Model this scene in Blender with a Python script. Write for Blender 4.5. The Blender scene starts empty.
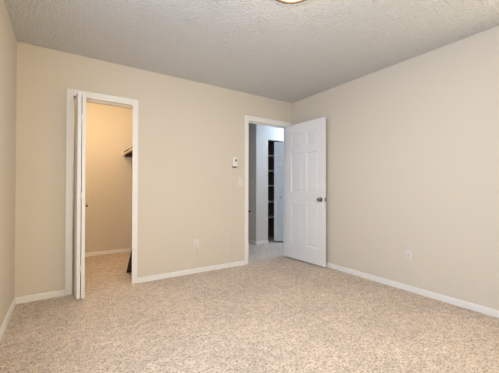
import bpy, bmesh, math
from mathutils import Vector, Matrix

S = bpy.context.scene
C = S.collection
R = math.radians

# ------------------------------------------------------------------ camera
YAW, PITCH, ROLL, F_PX = 0.58168, 0.01000, 0.00173, 281.77
cd = bpy.data.cameras.new('camera')
cam = bpy.data.objects.new('camera', cd)
C.objects.link(cam)
fw = Vector((math.sin(YAW) * math.cos(PITCH), math.cos(YAW) * math.cos(PITCH), math.sin(PITCH)))
rt = Vector((math.cos(YAW), -math.sin(YAW), 0))
up = rt.cross(fw)
r2 = rt * math.cos(ROLL) + up * math.sin(ROLL)
u2 = r2.cross(fw)
m = Matrix((r2, u2, -fw)).transposed().to_4x4()
m.translation = Vector((0, 0, 1.06417))
cam.matrix_world = m
cd.sensor_fit = 'HORIZONTAL'
cd.sensor_width = 36
cd.lens = 36 * F_PX / 499
cd.clip_start = 0.02
S.camera = cam

# ------------------------------------------------------------------ world, large lights, exposure
w = bpy.data.worlds.new('sky')
S.world = w
w.use_nodes = True
bg = w.node_tree.nodes['Background']
bg.inputs[0].default_value = (0.62, 0.78, 1.0, 1)
bg.inputs[1].default_value = 1.0


def area(name, loc, rot, sx, sy, power, col):
    l = bpy.data.lights.new(name, 'AREA')
    l.shape = 'RECTANGLE'
    l.size, l.size_y = sx, sy
    l.energy = power
    l.color = col
    o = bpy.data.objects.new(name, l)
    o.location = loc
    o.rotation_euler = rot
    C.objects.link(o)
    return o


# area lights at three unseen windows; rear and right ones are added fill
area('unseen_window_light', (-0.47, 0.75, 1.45), (0, R(-90), 0), 1.25, 1.5, 58, (0.42, 0.66, 1.0))
area('unseen_window_light', (3.12, 0.17, 1.45), (0, R(90), 0), 1.25, 0.95, 27, (1.0, 0.84, 0.56))  # warm fill for the left wall and carpet, from an added window
area('unseen_window_light', (0.5, -0.49, 1.45), (R(90), 0, 0), 1.25, 1.25, 36, (1.0, 0.83, 0.52))  # warm fill towards the back-left corner, from the added rear window

S.view_settings.view_transform = 'Standard'
S.view_settings.look = 'None'
S.view_settings.gamma = 1
S.view_settings.use_curve_mapping = False
S.view_settings.exposure = 0.04

# ------------------------------------------------------------------ materials


def mat(name, col, rough=0.5, metal=0.0, emit=None, estr=0.0, spec=0.5):
    x = bpy.data.materials.new(name)
    x.use_nodes = True
    b = x.node_tree.nodes['Principled BSDF']
    b.inputs['Base Color'].default_value = (*col, 1)
    b.inputs['Roughness'].default_value = rough
    b.inputs['Metallic'].default_value = metal
    b.inputs['Specular IOR Level'].default_value = spec
    if emit:
        b.inputs['Emission Color'].default_value = (*emit, 1)
        b.inputs['Emission Strength'].default_value = estr
    return x


def textured(x, scale, dist, strength, detail=3, col_lo=None, col_hi=None, mottle=None, cscale=None, tuft=None):
    nt = x.node_tree
    b = nt.nodes['Principled BSDF']
    tc = nt.nodes.new('ShaderNodeTexCoord')
    n = nt.nodes.new('ShaderNodeTexNoise')
    n.inputs['Scale'].default_value = scale
    n.inputs['Detail'].default_value = detail
    n.inputs['Roughness'].default_value = 0.6
    nt.links.new(tc.outputs['Object'], n.inputs['Vector'])
    bp = nt.nodes.new('ShaderNodeBump')
    bp.inputs['Strength'].default_value = strength
    bp.inputs['Distance'].default_value = dist
    nt.links.new(n.outputs['Fac'], bp.inputs['Height'])
    nt.links.new(bp.outputs['Normal'], b.inputs['Normal'])
    if col_lo:
        n2 = nt.nodes.new('ShaderNodeTexNoise')
        n2.inputs['Scale'].default_value = cscale or scale
        n2.inputs['Detail'].default_value = 5
        n2.inputs['Roughness'].default_value = 0.85
        nt.links.new(tc.outputs['Object'], n2.inputs['Vector'])
        cr = nt.nodes.new('ShaderNodeValToRGB')
        cr.color_ramp.elements[0].position = 0.36
        cr.color_ramp.elements[1].position = 0.51
        cr.color_ramp.elements[0].color = (*col_lo, 1)
        cr.color_ramp.elements[1].color = (*col_hi, 1)
        nt.links.new(n2.outputs['Fac'], cr.inputs['Fac'])
        out = cr.outputs['Color']
        for mottle in [q for q in (mottle, tuft) if q]:
            n3 = nt.nodes.new('ShaderNodeTexNoise')
            n3.inputs['Scale'].default_value = mottle[0]
            n3.inputs['Detail'].default_value = 3
            nt.links.new(tc.outputs['Object'], n3.inputs['Vector'])
            mr = nt.nodes.new('ShaderNodeMapRange')
            mr.inputs['From Min'].default_value = 0.3
            mr.inputs['From Max'].default_value = 0.7
            mr.inputs['To Min'].default_value = mottle[1]
            mr.inputs['To Max'].default_value = mottle[2]
            nt.links.new(n3.outputs['Fac'], mr.inputs['Value'])
            mx = nt.nodes.new('ShaderNodeVectorMath')
            mx.operation = 'SCALE'
            nt.links.new(out, mx.inputs[0])
            nt.links.new(mr.outputs['Result'], mx.inputs['Scale'])
            out = mx.outputs['Vector']
        nt.links.new(out, b.inputs['Base Color'])
    return x


M_WALL = textured(mat('beige_wall_paint', (0.70, 0.63, 0.535), 0.75, spec=0.25), 90, 0.002, 0.25)
M_HALL = textured(mat('pale_hall_paint', (0.70, 0.66, 0.61), 0.75, spec=0.25), 90, 0.002, 0.25)
M_CEIL = textured(mat('textured_ceiling_paint', (0.70, 0.695, 0.69), 0.9, spec=0.1), 52, 0.034, 1.0, 2)
M_CARPET = textured(mat('speckled_beige_carpet', (0.5, 0.4, 0.3), 0.98, spec=0.05), 75, 0.022, 1.0, 4,
                    (0.19, 0.13, 0.09), (0.91, 0.765, 0.64), (2.6, 0.92, 1.07), 66, (19, 0.84, 1.14))
M_TRIM = mat('white_trim_paint', (0.86, 0.84, 0.815), 0.45)
M_DOOR = mat('white_door_paint', (0.83, 0.83, 0.84), 0.4)
M_PLATE = mat('ivory_plastic', (0.76, 0.72, 0.67), 0.4)
M_WHITE = mat('white_plastic', (0.80, 0.78, 0.74), 0.4)
M_DARK = mat('dark_plastic', (0.03, 0.022, 0.018), 0.5)
M_SLOT = mat('slot_shadow_plastic', (0.10, 0.09, 0.08), 0.6)
M_STEEL = mat('satin_nickel', (0.33, 0.31, 0.29), 0.28, 1.0)
M_BRONZE = mat('bronze_metal', (0.20, 0.13, 0.08), 0.4, 0.8)
M_BRASS = mat('aged_brass', (0.24, 0.15, 0.07), 0.4, 0.8)
M_DOME = mat('frosted_glass_dome', (0.9, 0.85, 0.75), 0.4, 0, (1.0, 0.86, 0.70), 1.3)
M_BULB = mat('bulb_glass', (0.9, 0.85, 0.75), 0.4, 0, (1.0, 0.72, 0.42), 6.0)
M_SHELF = textured(mat('brown_shelf_board', (0.12, 0.07, 0.035), 0.55), 30, 0.002, 0.2)
M_BOARD = textured(mat('dark_brown_board', (0.075, 0.03, 0.014), 0.7), 30, 0.002, 0.2)
M_ROD = mat('cream_rod_paint', (0.80, 0.72, 0.60), 0.4)
M_LINEN = mat('grey_shelf_paint', (0.45, 0.43, 0.40), 0.6)
M_CLOSET_IN = mat('dark_linen_walls', (0.10, 0.085, 0.07), 0.9)  # very dark brown on the linen closet's inner walls
M_GLASS = mat('window_glass', (1, 1, 1), 0.0)
_nt = M_GLASS.node_tree
_tr = _nt.nodes.new('ShaderNodeBsdfTransparent')
_gl = _nt.nodes.new('ShaderNodeBsdfGlossy')
_gl.inputs['Roughness'].default_value = 0.02
_mx = _nt.nodes.new('ShaderNodeMixShader')
_mx.inputs[0].default_value = 0.06
_nt.links.new(_tr.outputs[0], _mx.inputs[1])
_nt.links.new(_gl.outputs[0], _mx.inputs[2])
_nt.links.new(_mx.outputs[0], _nt.nodes['Material Output'].inputs[0])

# ------------------------------------------------------------------ helpers


def box(bm, x0, x1, y0, y1, z0, z1, bev=0.0):
    r = bmesh.ops.create_cube(bm, size=1)
    vs = r['verts']
    for v in vs:
        v.co = Vector(((x0 + x1) / 2 + v.co.x * (x1 - x0), (y0 + y1) / 2 + v.co.y * (y1 - y0), (z0 + z1) / 2 + v.co.z * (z1 - z0)))
    if bev:
        es = list({e for v in vs for e in v.link_edges})
        bmesh.ops.bevel(bm, geom=es, offset=bev, segments=2, profile=0.6, affect='EDGES')


def boxes(*bs, bev=0.0):
    bm = bmesh.new()
    for b in bs:
        box(bm, *b, bev=bev)
    return bm


def lathe(profile, axis='Z', seg=32):
    """profile = [(radius, height)...] turned about an axis through the origin"""
    bm = bmesh.new()
    rings = []
    for r, h in profile:
        ring = []
        for k in range(seg):
            a = 2 * math.pi * k / seg
            c, s = r * math.cos(a), r * math.sin(a)
            p = {'Z': (c, s, h), 'Y': (c, h, s), 'X': (h, c, s)}[axis]
            ring.append(bm.verts.new(p))
        rings.append(ring)
    for a, b in zip(rings, rings[1:]):
        for k in range(seg):
            bm.faces.new((a[k], a[(k + 1) % seg], b[(k + 1) % seg], b[k]))
    for ring in (rings[0], rings[-1]):
        bm.faces.new(ring)
    bmesh.ops.recalc_face_normals(bm, faces=bm.faces)
    return bm


def tube(pts, rad, seg=8):
    bm = bmesh.new()
    pts = [Vector(p) for p in pts]
    rings = []
    for i, p in enumerate(pts):
        t = (pts[min(i + 1, len(pts) - 1)] - pts[max(i - 1, 0)]).normalized()
        ref = Vector((0, 1, 0)) if abs(t.y) < 0.9 else Vector((1, 0, 0))
        n = t.cross(ref).normalized()
        b = t.cross(n)
        rings.append([bm.verts.new(p + (n * math.cos(2 * math.pi * k / seg) + b * math.sin(2 * math.pi * k / seg)) * rad) for k in range(seg)])
    for a, b in zip(rings, rings[1:]):
        for k in range(seg):
            bm.faces.new((a[k], a[(k + 1) % seg], b[(k + 1) % seg], b[k]))
    bm.faces.new(rings[0])
    bm.faces.new(rings[-1])
    bmesh.ops.recalc_face_normals(bm, faces=bm.faces)
    return bm


def obj(name, bm, material, parent=None, smooth=False, loc=None):
    me = bpy.data.meshes.new(name)
    if smooth:
        for f in bm.faces:
            f.smooth = True
    bm.to_mesh(me)
    bm.free()
    me.materials.append(material)
    o = bpy.data.objects.new(name, me)
    C.objects.link(o)
    if parent:
        o.parent = parent
    if loc is not None:
        o.location = loc
    if smooth:
        try:
            me.set_sharp_from_angle(angle=R(40))
        except Exception:
            pass
    return o


def tag(o, label, cat, group=None, kind=None):
    o['label'] = label
    o['category'] = cat
    if group:
        o['group'] = group
    if kind:
        o['kind'] = kind
    return o


def empty(name, loc, rotz=0.0):
    o = bpy.data.objects.new(name, None)
    o.empty_display_size = 0.1
    o.location = loc
    o.rotation_euler = (0, 0, rotz)
    C.objects.link(o)
    return o


def struct(name, bm, material, label, cat):
    return tag(obj(name, bm, material), label, cat, kind='structure')


# ------------------------------------------------------------------ room shell
XL, XR, YB, H = -0.378, 3.033, 3.381, 2.44
YF = -0.42            # wall behind the camera
T = 0.12
YH = YB + T           # hall / closet side of the back wall
# closet opening, bedroom doorway (inside the jambs)
CX0, CX1, CZ = 0.072, 0.640, 2.013
DX0, DX1, DZ = 2.198, 2.958, 2.050
J = 0.015             # jamb board thickness
CR = 0.026            # closet jamb set back behind its right casing
HB = 4.49             # hall's far wall
LX0, LX1, LZ = 3.395, 3.965, 2.06   # linen closet opening

struct('floor', boxes((-0.6, 5.5, -0.6, 6.5, -0.1, 0)), M_CARPET, 'speckled beige wall-to-wall carpet covering the bedroom, closet and hall', 'carpet')
struct('ceiling', boxes((-0.6, 5.5, -0.6, 6.5, H, H + 0.1)), M_CEIL, 'off-white rough textured ceiling overhead', 'ceiling')
struct('wall_back', boxes(
    (XL - T, CX0 - J, YB, YH, 0, H), (CX0 - J, CX1 + CR + J, YB, YH, CZ + J, H), (CX1 + CR + J, DX0 - J, YB, YH, 0, H),
    (DX0 - J, DX1 + J, YB, YH, DZ + J, H), (DX1 + J, 5.4, YB, YH, 0, H)), M_WALL,
    'beige back wall with the closet opening and the hall doorway', 'wall')
WY0, WY1, WZ0, WZ1 = 0.0, 1.5, 0.82, 2.08
struct('wall_left', boxes((XL - T, XL, YF - T, WY0, 0, H), (XL - T, XL, WY1, YB, 0, H), (XL - T, XL, WY0, WY1, 0, WZ0), (XL - T, XL, WY0, WY1, WZ1, H)),
       M_WALL, 'narrow strip of beige wall at the left edge of the photo', 'wall')
UY0, UY1 = -0.32, 0.66
struct('wall_right', boxes((XR, XR + T, YF - T, UY0, 0, H), (XR, XR + T, UY1, YB, 0, H), (XR, XR + T, UY0, UY1, 0, WZ0), (XR, XR + T, UY0, UY1, WZ1, H)), M_WALL, 'large plain beige wall on the right behind the open door', 'wall')
VX0, VX1 = -0.15, 1.15
struct('wall_front', boxes((XL, VX0, YF - T, YF, 0, H), (VX1, XR, YF - T, YF, 0, H), (VX0, VX1, YF - T, YF, 0, WZ0), (VX0, VX1, YF - T, YF, WZ1, H)),
       M_WALL, 'beige wall behind the camera with an added window', 'wall')

# closet shell
KX0, KX1, KY = -0.30, 1.20, 5.13
struct('wall_closet_back', boxes((KX0 - T, KX1 + T, KY, KY + T, 0, H)), M_WALL, 'warmly lit back wall inside the closet', 'wall')
struct('wall_closet_left', boxes((KX0 - T, KX0, YH, KY, 0, H)), M_WALL, 'left side wall inside the walk-in closet', 'wall')
struct('wall_closet_right', boxes((KX1, KX1 + T, YH, KY, 0, H)), M_WALL, 'right side wall inside the closet carrying the shelf', 'wall')

# hall shell
struct('wall_hall_back', boxes((3.11, LX0, HB, HB + 0.11, 0, H), (LX0, LX1, HB, HB + 0.11, LZ, H), (LX1, 5.4, HB, HB + 0.11, 0, H)),
       M_HALL, 'bright pale hall wall seen through the doorway beside the linen closet', 'wall')
struct('wall_hall_corner', boxes((3.11, 3.22, HB + 0.11, 6.4, 0, H)), M_HALL, 'shaded grey hall wall just inside the doorway, left of the bright wall', 'wall')
struct('wall_hall_left', boxes((1.95, 2.05, YH, 6.4, 0, H)), M_HALL, 'left wall of the hall behind the back wall', 'wall')
struct('wall_hall_end', boxes((1.95, 3.22, 6.4, 6.5, 0, H)), M_HALL, 'far end wall of the hall', 'wall')
struct('wall_hall_right', boxes((5.4, 5.5, YB, 5.3, 0, H)), M_HALL, 'right end wall of the hall', 'wall')
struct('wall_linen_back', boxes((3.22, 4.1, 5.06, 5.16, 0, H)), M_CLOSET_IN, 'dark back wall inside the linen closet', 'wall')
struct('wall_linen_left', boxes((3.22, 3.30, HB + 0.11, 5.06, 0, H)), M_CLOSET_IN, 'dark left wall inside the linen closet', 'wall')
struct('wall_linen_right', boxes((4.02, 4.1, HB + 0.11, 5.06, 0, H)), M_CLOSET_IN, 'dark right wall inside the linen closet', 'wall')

# ------------------------------------------------------------------ baseboards
BH, BT = 0.058, 0.013


def base_along_x(name, x0, x1, y, side, label):
    bm = bmesh.new()
    y0, y1 = (y - BT, y) if side < 0 else (y, y + BT)
    box(bm, x0, x1, y0, y1, 0, BH)
    top = [e for e in bm.edges if all(abs(v.co.z - BH) < 1e-6 and abs(v.co.y - (y0 if side < 0 else y1)) < 1e-6 for v in e.verts)]
    bmesh.ops.bevel(bm, geom=top, offset=0.007, segments=3, profile=0.5, affect='EDGES')
    return struct(name, bm, M_TRIM, label, 'baseboard')


def base_along_y(name, y0, y1, x, side, label):
    bm = bmesh.new()
    x0, x1 = (x - BT, x) if side < 0 else (x, x + BT)
    box(bm, x0, x1, y0, y1, 0, BH)
    top = [e for e in bm.edges if all(abs(v.co.z - BH) < 1e-6 and abs(v.co.x - (x0 if side < 0 else x1)) < 1e-6 for v in e.verts)]
    bmesh.ops.bevel(bm, geom=top, offset=0.007, segments=3, profile=0.5, affect='EDGES')
    return struct(name, bm, M_TRIM, label, 'baseboard')


CW, CT = 0.059, 0.014   # door casing width, thickness
base_along_y('baseboard_left', YF, YB, XL, 1, 'white baseboard along the left wall')
base_along_x('baseboard_back_left', XL + BT, CX0 - CW, YB, -1, 'short white baseboard between the left corner and the closet')
base_along_x('baseboard_back', CX1 + CW, DX0 - CW - 0.004, YB, -1, 'white baseboard between the closet and the hall doorway')
base_along_y('baseboard_right', YF, YB, XR, -1, 'long white baseboard along the right wall')
base_along_x('baseboard_closet', KX0, KX1, KY, -1, 'white baseboard on the back wall inside the closet')
base_along_x('baseboard_hall', 3.11, LX0, HB, -1, 'short white baseboard below the bright hall wall')
base_along_y('baseboard_hall_corner', HB, 6.4, 3.11, -1, 'white baseboard below the shaded hall wall')

# ------------------------------------------------------------------ casings and jambs


def doorway_trim(name, x0, x1, zt, cw, label, stop=False, back=0.0):
    root = empty(name, ((x0 + x1) / 2, YB, 0))
    tag(root, label, 'door frame', kind='structure')
    ox = (x0 + x1) / 2

    def P(pn, *bs, bev=0.0):
        bm = boxes(*[(a - ox, b - ox, c - YB, d - YB, e, f) for a, b, c, d, e, f in bs], bev=bev)
        return obj(pn, bm, M_TRIM, root)
    P('casing', (x0 - cw, x0, YB - CT, YB, 0, zt + cw + 0.008), bev=0.004)
    P('casing', (x1, x1 + cw, YB - CT, YB, 0, zt + cw + 0.008), bev=0.004)
    P('head_casing', (x0, x1, YB - CT, YB, zt, zt + cw + 0.008), bev=0.004)
    P('jamb', (x0 - J, x0, YB - 0.002, YH, 0, zt + J))
    P('jamb', (x1 + back, x1 + back + J, YB - 0.002, YH, 0, zt + J))
    P('head_jamb', (x0, x1 + back, YB - 0.002, YH, zt, zt + J))
    if stop:
        P('door_stop', (x0, x0 + 0.011, YB + 0.045, YB + 0.08, 0, zt), (x1 - 0.011, x1, YB + 0.045, YB + 0.08, 0, zt), (x0, x1, YB + 0.045, YB + 0.08, zt - 0.011, zt), bev=0.002)
    return root


doorway_trim('trim_1', CX0, CX1, CZ, CW, 'white painted frame around the closet opening', back=CR)
doorway_trim('trim_2', DX0, DX1, DZ, CW + 0.003, 'white painted frame around the hall doorway', stop=True)


# ------------------------------------------------------------------ panelled doors


def panel_slab(wid, z0, z1, thick, cols, rows):
    """slab in local x 0..wid, y -thick/2..thick/2, raised panels on both faces"""
    xs = sorted({0, wid, *[v for c in cols for v in c]})
    zs = sorted({z0, z1, *[v for r in rows for v in r]})
    bm = bmesh.new()
    grid = {}
    for s in (-1, 1):
        for i, x in enumerate(xs):
            for k, z in enumerate(zs):
                grid[s, i, k] = bm.verts.new((x, s * thick / 2, z))
    panels = []
    for s in (-1, 1):
        for i in range(len(xs) - 1):
            for k in range(len(zs) - 1):
                q = [grid[s, i, k], grid[s, i + 1, k], grid[s, i + 1, k + 1], grid[s, i, k + 1]]
                f = bm.faces.new(q if s < 0 else q[::-1])
                if (xs[i], xs[i + 1]) in cols and (zs[k], zs[k + 1]) in rows:
                    panels.append(f)
    n, mz = len(xs) - 1, len(zs) - 1
    for k in range(mz):
        for i, fl in ((0, 1), (n, 0)):
            q = [grid[-1, i, k], grid[-1, i, k + 1], grid[1, i, k + 1], grid[1, i, k]]
            bm.faces.new(q if fl else q[::-1])
    for i in range(n):
        for k, fl in ((0, 0), (mz, 1)):
            q = [grid[-1, i, k], grid[1, i, k], grid[1, i + 1, k], grid[-1, i + 1, k]]
            bm.faces.new(q if fl else q[::-1])
    bmesh.ops.recalc_face_normals(bm, faces=bm.faces)
    bmesh.ops.inset_individual(bm, faces=panels, thickness=0.013, depth=-0.008)
    bmesh.ops.inset_individual(bm, faces=panels, thickness=0.008, depth=0.0)
    bmesh.ops.inset_individual(bm, faces=panels, thickness=0.020, depth=0.006)
    return bm


ROWS = [(0.245, 0.83), (1.03, 1.60), (1.695, 1.905)]

# bedroom door, swung open against the right wall (local x runs from the hinge to the free edge)
DW, DT = 0.752, 0.035
HX, HY = 2.9475, 3.378
FX, FY = 2.9770, 2.620
ang = math.atan2(FY - HY, FX - HX)
d1 = empty('door_1', (HX - 0.0215, HY, 0), ang)
tag(d1, 'white six-panel bedroom door standing open against the right wall', 'door', kind='structure')
obj('door_panel', panel_slab(DW, 0.018, 2.048, DT, [(0.112, 0.326), (0.426, 0.640)], ROWS), M_DOOR, d1)
KP = [(0.0, 0), (0.031, 0), (0.033, 0.002), (0.031, 0.008), (0.014, 0.011), (0.0115, 0.026), (0.017, 0.032), (0.026, 0.039), (0.028, 0.047), (0.024, 0.055), (0.012, 0.0595), (0.0, 0.060)]
for s in (-1, 1):
    sc = 1 if s < 0 else 0.62
    prof = [(max(r, 1e-4), s * (DT / 2 + h * sc)) for r, h in KP]
    k = obj('door_knob', lathe(prof[4:], 'Y', 28), M_STEEL, d1, True, (DW - 0.062, 0, 0.925))
    obj('rosette', lathe([(max(r, 1e-4), s * (DT / 2 + h * sc)) for r, h in KP[:5]], 'Y', 28), M_STEEL, k, True)
obj('latch_plate', boxes((DW - 0.0005, DW + 0.0015, -0.0125, 0.0125, 0.897, 0.953), (DW, DW + 0.009, -0.006, 0.006, 0.915, 0.935), bev=0.0005), M_STEEL, d1)
for z in (0.28, 1.03, 1.80):
    bm = lathe([(0.0055, z - 0.045), (0.0055, z + 0.045)], 'Z', 12)
    bmesh.ops.translate(bm, verts=bm.verts, vec=(-0.002, DT / 2 + 0.004, 0))
    obj('hinge', bm, M_STEEL, d1, True)

# closet bifold door, folded at the left jamb and standing out into the room
LW, LT = 0.305, 0.030
d2 = empty('door_2', (0.098, 3.465, 0))
tag(d2, 'white narrow bifold closet door folded open at the left jamb', 'door', kind='structure')


def leaf(parent, ax, ay, bx, by, top=2.0, rows=ROWS, lw=LW, z0=0.02):
    l = obj('door_leaf', panel_slab(lw, z0, top, LT, [(0.06, lw - 0.06)], rows), M_DOOR, parent)
    l.location = (ax, ay, 0)
    l.rotation_euler = (0, 0, math.atan2(by - ay, bx - ax))
    return l


A = leaf(d2, -0.002, 0.0, 0.022, -0.305, rows=[], z0=0.012)
B = leaf(d2, 0.058, -0.311, 0.064, -0.006, rows=[], z0=0.012)
kn = obj('door_knob', lathe([(0.006, 0), (0.006, 0.012), (0.013, 0.017), (0.014, 0.023), (0.009, 0.028), (0.001, 0.029)], 'Y', 20), M_BRASS, B, True, (0.12, 0, 0.895))
kn.rotation_euler = (0, 0, R(180))
kn.location = (0.12, -LT / 2, 0.895)
for z in (0.30, 1.0, 1.75):
    bm = lathe([(0.005, z - 0.03), (0.005, z + 0.03)], 'Z', 12)
    bmesh.ops.translate(bm, verts=bm.verts, vec=(0.040, -0.310, 0))
    obj('hinge', bm, M_TRIM, d2, True)
for x in (-0.001, 0.064):
    bm = lathe([(0.005, 2.0), (0.005, 2.008)], 'Z', 12)
    bmesh.ops.translate(bm, verts=bm.verts, vec=(x, -0.02, 0))
    obj('pivot_pin', bm, M_BRASS, d2, True)
t = struct('trim_3', boxes((CX0 + 0.005, CX1 - 0.005, 3.445, 3.48, CZ - 0.006, CZ)), M_TRIM, 'thin white sliding track under the head of the closet opening', 'door track')

# linen closet bifold door, half open in the hall
d3 = empty('door_3', (3.588, 4.535, 0))
tag(d3, 'white bifold linen closet door half open in the hall beyond the doorway', 'door', kind='structure')
LL = 0.283
a3 = R(-54)
A3 = leaf(d3, 0.0, 0.0, math.cos(a3), math.sin(a3), 2.03, lw=LL)
kx, ky = 0.012 + LL * math.cos(a3), LL * math.sin(a3)
B3 = leaf(d3, kx + 0.012, ky, kx + 0.012 + math.cos(a3), ky - math.sin(a3), 2.03, lw=LL)
kn = obj('door_knob', lathe([(0.007, 0), (0.007, 0.014), (0.015, 0.019), (0.017, 0.026), (0.012, 0.032), (0.001, 0.034)], 'Y', 20), M_STEEL, A3, True, (0.135, -LT / 2, 0.905))
kn.rotation_euler = (0, 0, R(180))

# ------------------------------------------------------------------ unseen windows, rear and right ones added for fill


def window(name, label, x0, x1, y0, y1, along):
    root = empty(name, ((x0 + x1) / 2, (y0 + y1) / 2, WZ0))
    tag(root, label, 'window', kind='structure')
    cx, cy = (x0 + x1) / 2, (y0 + y1) / 2
    hh = WZ1 - WZ0
    L = (y1 - y0) if along == 'y' else (x1 - x0)

    def bar(a0, a1, z0, z1, d):
        return (-d, d, a0, a1, z0, z1) if along == 'y' else (a0, a1, -d, d, z0, z1)
    h = L / 2
    obj('window_frame', boxes(bar(-h, h, 0, 0.045, 0.022), bar(-h, h, hh - 0.045, hh, 0.022), bar(-h, -h + 0.045, 0.045, hh - 0.045, 0.022),
                              bar(h - 0.045, h, 0.045, hh - 0.045, 0.022), bar(-0.02, 0.02, 0.045, hh - 0.045, 0.022)), M_TRIM, root)
    obj('window_pane', boxes(bar(-h + 0.045, -0.02, 0.045, hh - 0.045, 0.003), bar(0.02, h - 0.045, 0.045, hh - 0.045, 0.003)), M_GLASS, root)
    return root


window('window_1', 'white framed window in the left wall beside the camera', XL - 0.04, XL - 0.02, WY0, WY1, 'y')
window('added_window_2', 'unseen white framed window added in the wall behind the camera', VX0, VX1, YF - 0.04, YF - 0.02, 'x')  # made-up opening for the rear fill light

window('added_window_3', 'unseen white framed window added at the near end of the right wall', XR + 0.02, XR + 0.04, UY0, UY1, 'y')  # made-up opening for the fill aimed at the left wall

# ------------------------------------------------------------------ ceiling lamps
lx, ly = 1.231, 1.357
cl = empty('ceiling_light', (lx, ly, H))
tag(cl, 'round glowing flush ceiling light with a thin bronze rim', 'ceiling light')
obj('rim', lathe([(0.150, 0), (0.168, 0), (0.174, -0.03), (0.173, -0.060), (0.166, -0.066), (0.156, -0.064), (0.150, -0.05)], 'Z', 64), M_BRONZE, cl, True)
obj('glass_dome', lathe([(0.158, -0.046), (0.157, -0.054), (0.145, -0.062), (0.125, -0.070), (0.09, -0.078), (0.05, -0.083), (0.012, -0.085)], 'Z', 48), M_DOME, cl, True)
obj('finial', lathe([(0.011, -0.083), (0.012, -0.089), (0.007, -0.098), (0.001, -0.101)], 'Z', 20), M_BRONZE, cl, True)

pl = bpy.data.lights.new('ceiling_lamp_light', 'AREA')
pl.shape = 'DISK'
pl.size = 0.26
pl.energy = 8
pl.color = (1.0, 0.82, 0.60)
po = bpy.data.objects.new('ceiling_lamp_light', pl)
po.location = (0, 0, -0.105)
po.parent = cl
C.objects.link(po)

pl = bpy.data.lights.new('ceiling_lamp_glow', 'POINT')
pl.energy = 3.2
pl.color = (1.0, 0.84, 0.64)
pl.shadow_soft_size = 0.05
po = bpy.data.objects.new('ceiling_lamp_glow', pl)
po.location = (0, 0, -0.165)
po.parent = cl
C.objects.link(po)

kl = empty('closet_light', (0.36, 3.98, H))
tag(kl, 'bare warm bulb on the ceiling inside the closet', 'ceiling light')
obj('lamp_holder', lathe([(0.062, 0), (0.060, -0.018), (0.035, -0.034), (0.022, -0.05)], 'Z', 32), M_WHITE, kl, True)
obj('bulb', lathe([(0.014, -0.045), (0.018, -0.06), (0.030, -0.085), (0.032, -0.105), (0.024, -0.126), (0.004, -0.136)], 'Z', 24), M_BULB, kl, True)
pl = bpy.data.lights.new('closet_bulb_light', 'POINT')
pl.energy = 28
pl.color = (1.0, 0.75, 0.46)
pl.shadow_soft_size = 0.045
po = bpy.data.objects.new('closet_bulb_light', pl)
po.location = (0, 0, -0.20)
po.parent = kl
C.objects.link(po)

hl = empty('hall_light', (4.35, 3.98, H))
tag(hl, 'round white flush ceiling light in the hall', 'ceiling light')
obj('rim', lathe([(0.13, 0), (0.135, -0.02), (0.13, -0.03), (0.115, -0.03)], 'Z', 40), M_WHITE, hl, True)
obj('glass_dome', lathe([(0.115, -0.02), (0.118, -0.04), (0.10, -0.065), (0.06, -0.08), (0.005, -0.084)], 'Z', 32), mat('hall_lamp_glass', (0.9, 0.9, 0.9), 0.4, 0, (0.82, 0.89, 1.0), 5.0), hl, True)
pl = bpy.data.lights.new('hall_lamp_light', 'POINT')
pl.energy = 53
pl.color = (0.52, 0.71, 1.0)
pl.shadow_soft_size = 0.09
po = bpy.data.objects.new('hall_lamp_light', pl)
po.location = (0, 0, -0.20)
po.parent = hl
C.objects.link(po)

# ------------------------------------------------------------------ wall fittings


def outlet(loc, rotz, label):
    """local: plate in x-z plane, facing -y, back at y=0"""
    r = empty('wall_outlet', loc, rotz)
    tag(r, label, 'outlet', 'wall outlets')
    obj('cover_plate', boxes((-0.035, 0.035, -0.006, 0, -0.0575, 0.0575), bev=0.003), M_PLATE, r)
    for s in (-1, 1):
        f = obj('receptacle', boxes((-0.0165, 0.0165, -0.0085, -0.004, s * 0.0195 - 0.014, s * 0.0195 + 0.014), bev=0.002), M_PLATE, r)
        obj('socket_slots', boxes((-0.0075, -0.0053, -0.0092, -0.008, s * 0.0195 - 0.001, s * 0.0195 + 0.008),
                                  (0.0053, 0.0075, -0.0092, -0.008, s * 0.0195 - 0.001, s * 0.0195 + 0.007),
                                  (-0.0025, 0.0025, -0.0092, -0.008, s * 0.0195 - 0.010, s * 0.0195 - 0.005)), M_SLOT, f)
    obj('screw', lathe([(0.003, -0.0055), (0.003, -0.0072), (0.001, -0.0074)], 'Y', 12), M_STEEL, r, True)
    return r


def light_switch(loc, rotz, label):
    r = empty('light_switch', loc, rotz)
    tag(r, label, 'light switch', 'light switches')
    obj('cover_plate', boxes((-0.035, 0.035, -0.006, 0, -0.0575, 0.0575), bev=0.003), M_PLATE, r)
    bm = boxes((-0.0052, 0.0052, -0.006, 0.006, -0.012, 0.012), bev=0.001)
    bmesh.ops.rotate(bm, verts=bm.verts, matrix=Matrix.Rotation(R(25), 3, 'X'))
    bmesh.ops.translate(bm, verts=bm.verts, vec=(0, -0.008, 0.002))
    obj('toggle', bm, M_PLATE, r)
    for s in (-1, 1):
        obj('screw', lathe([(0.003, -0.0055), (0.003, -0.0072), (0.001, -0.0074)], 'Y', 12), M_STEEL, r, True, (0, 0, s * 0.03))
    return r


OX, OZ = 1.408, 0.366
outlet((OX, YB, OZ), 0, 'pale wall outlet with a cord, low on the back wall')
outlet((XR, 1.561, 0.371), R(-90), 'pale wall outlet on the plain right wall')
SX, SZ = 2.068, 1.172
light_switch((SX, YB, SZ), 0, 'pale toggle light switch on the back wall beside the hall doorway')
light_switch((3.11, 4.64, 1.21), R(-90), 'light switch on the shaded hall wall inside the doorway')

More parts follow.
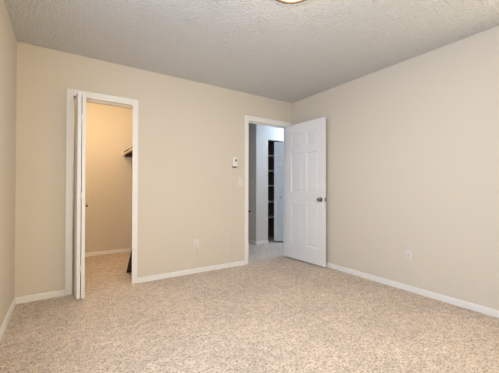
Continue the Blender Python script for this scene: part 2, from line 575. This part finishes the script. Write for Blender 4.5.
# small corded control box above the switch
TX, TZ = 1.968, 1.445
th = empty('thermostat', (TX, YB, TZ))
tag(th, 'small white wall control box with a dark square, above the light switch', 'thermostat')
obj('housing', boxes((-0.037, 0.037, -0.034, 0, -0.066, 0.066), bev=0.006), M_WHITE, th)
obj('display', boxes((-0.004, 0.022, -0.0355, -0.0325, 0.004, 0.032), bev=0.001), M_DARK, th)
obj('slot', boxes((-0.034, 0.030, -0.030, -0.004, -0.082, -0.064), bev=0.003), mat('brown_grey_vent', (0.22, 0.18, 0.14), 0.6), th)

cy = YB - 0.003
pts = [(TX - 0.006, cy, TZ - 0.08), (TX - 0.010, cy, 1.1), (TX - 0.022, cy, 0.7), (TX - 0.036, cy, 0.3), (TX - 0.044, cy, 0.11), (TX - 0.06, cy, 0.072), (TX - 0.10, cy - 0.002, 0.0615)]
pts += [(1.78, cy - 0.003, 0.0612), (1.62, cy - 0.003, 0.0612), (1.51, cy - 0.003, 0.0615), (1.47, cy - 0.002, 0.075), (1.452, cy, 0.12), (1.440, cy, 0.2), (1.425, cy - 0.004, 0.27), (1.411, cy - 0.018, 0.312), (OX, cy - 0.028, 0.332)]
cord = obj('power_cord', tube(pts, 0.0030), M_PLATE, None, True)
tag(cord, 'thin pale cord running from the wall control box down to the outlet', 'cord')
obj('plug', boxes((OX - 0.012, OX + 0.012, YB - 0.034, YB - 0.0095, 0.333, 0.358), bev=0.004), M_WHITE, cord)

# dark round bumper on the shaded hall wall
db = obj('door_bumper', lathe([(0.026, 0), (0.026, -0.008), (0.018, -0.014), (0.016, -0.035), (0.012, -0.042), (0.001, -0.043)], 'X', 24), M_DARK, None, True, (3.11, 4.72, 0.625))
tag(db, 'dark round bumper low on the shaded hall wall', 'door stop')

# ------------------------------------------------------------------ closet fittings
SHX = 0.842
cs = empty('closet_shelf', (SHX, 4.4, 1.66))
tag(cs, 'brown wooden shelf high on the right wall inside the closet', 'shelf')
SY0, SY1 = 3.62 - 4.4, KY - 4.4
obj('shelf_board', boxes((0, KX1 - SHX, SY0, SY1, 0.02, 0.042), bev=0.002), M_SHELF, cs)
obj('cleat', boxes((KX1 - SHX - 0.018, KX1 - SHX, SY0, SY1, -0.06, 0.02)), M_SHELF, cs)
obj('cleat', boxes((0.01, KX1 - SHX - 0.018, SY1 - 0.018, SY1, -0.05, 0.02)), M_SHELF, cs)
rod = obj('closet_rod', lathe([(0.016, 3.63 - 4.4), (0.016, KY - 4.4 - 0.022)], 'Y', 20), M_ROD, cs, True, (-0.010, 0, -0.012))
obj('rod_socket', lathe([(0.028, KY - 4.4 - 0.024), (0.028, KY - 4.4 - 0.001), (0.02, KY - 4.4)], 'Y', 20), M_ROD, rod, True)

# dark board leaning against the inside of the closet's front wall
bm = bmesh.new()
L_, th_ = math.hypot(0.34, 0.36), 0.016
box(bm, 0, 0.30, -th_ / 2, th_ / 2, 0, L_, bev=0.002)
bd = obj('leaning_board', bm, M_BOARD)
a = math.atan2(0.33, 0.36)
bd.rotation_euler = (a, 0, 0)
bd.location = (0.668, 3.86, 0.006)
tag(bd, 'dark brown board leaning on the carpet just inside the closet', 'board')

# ------------------------------------------------------------------ linen closet shelves
names = ['topmost', 'second from the top', 'middle', 'second from the bottom', 'lowest']
for z, nm in zip((1.77, 1.462, 1.153, 0.815, 0.497), names):
    s = obj('linen_shelf', boxes((3.30, 4.02, 4.615, 5.06, z - 0.02, z), bev=0.001), M_LINEN)
    tag(s, f'grey shelf in the dark linen closet, {nm} of the five', 'shelf', 'linen closet shelves')
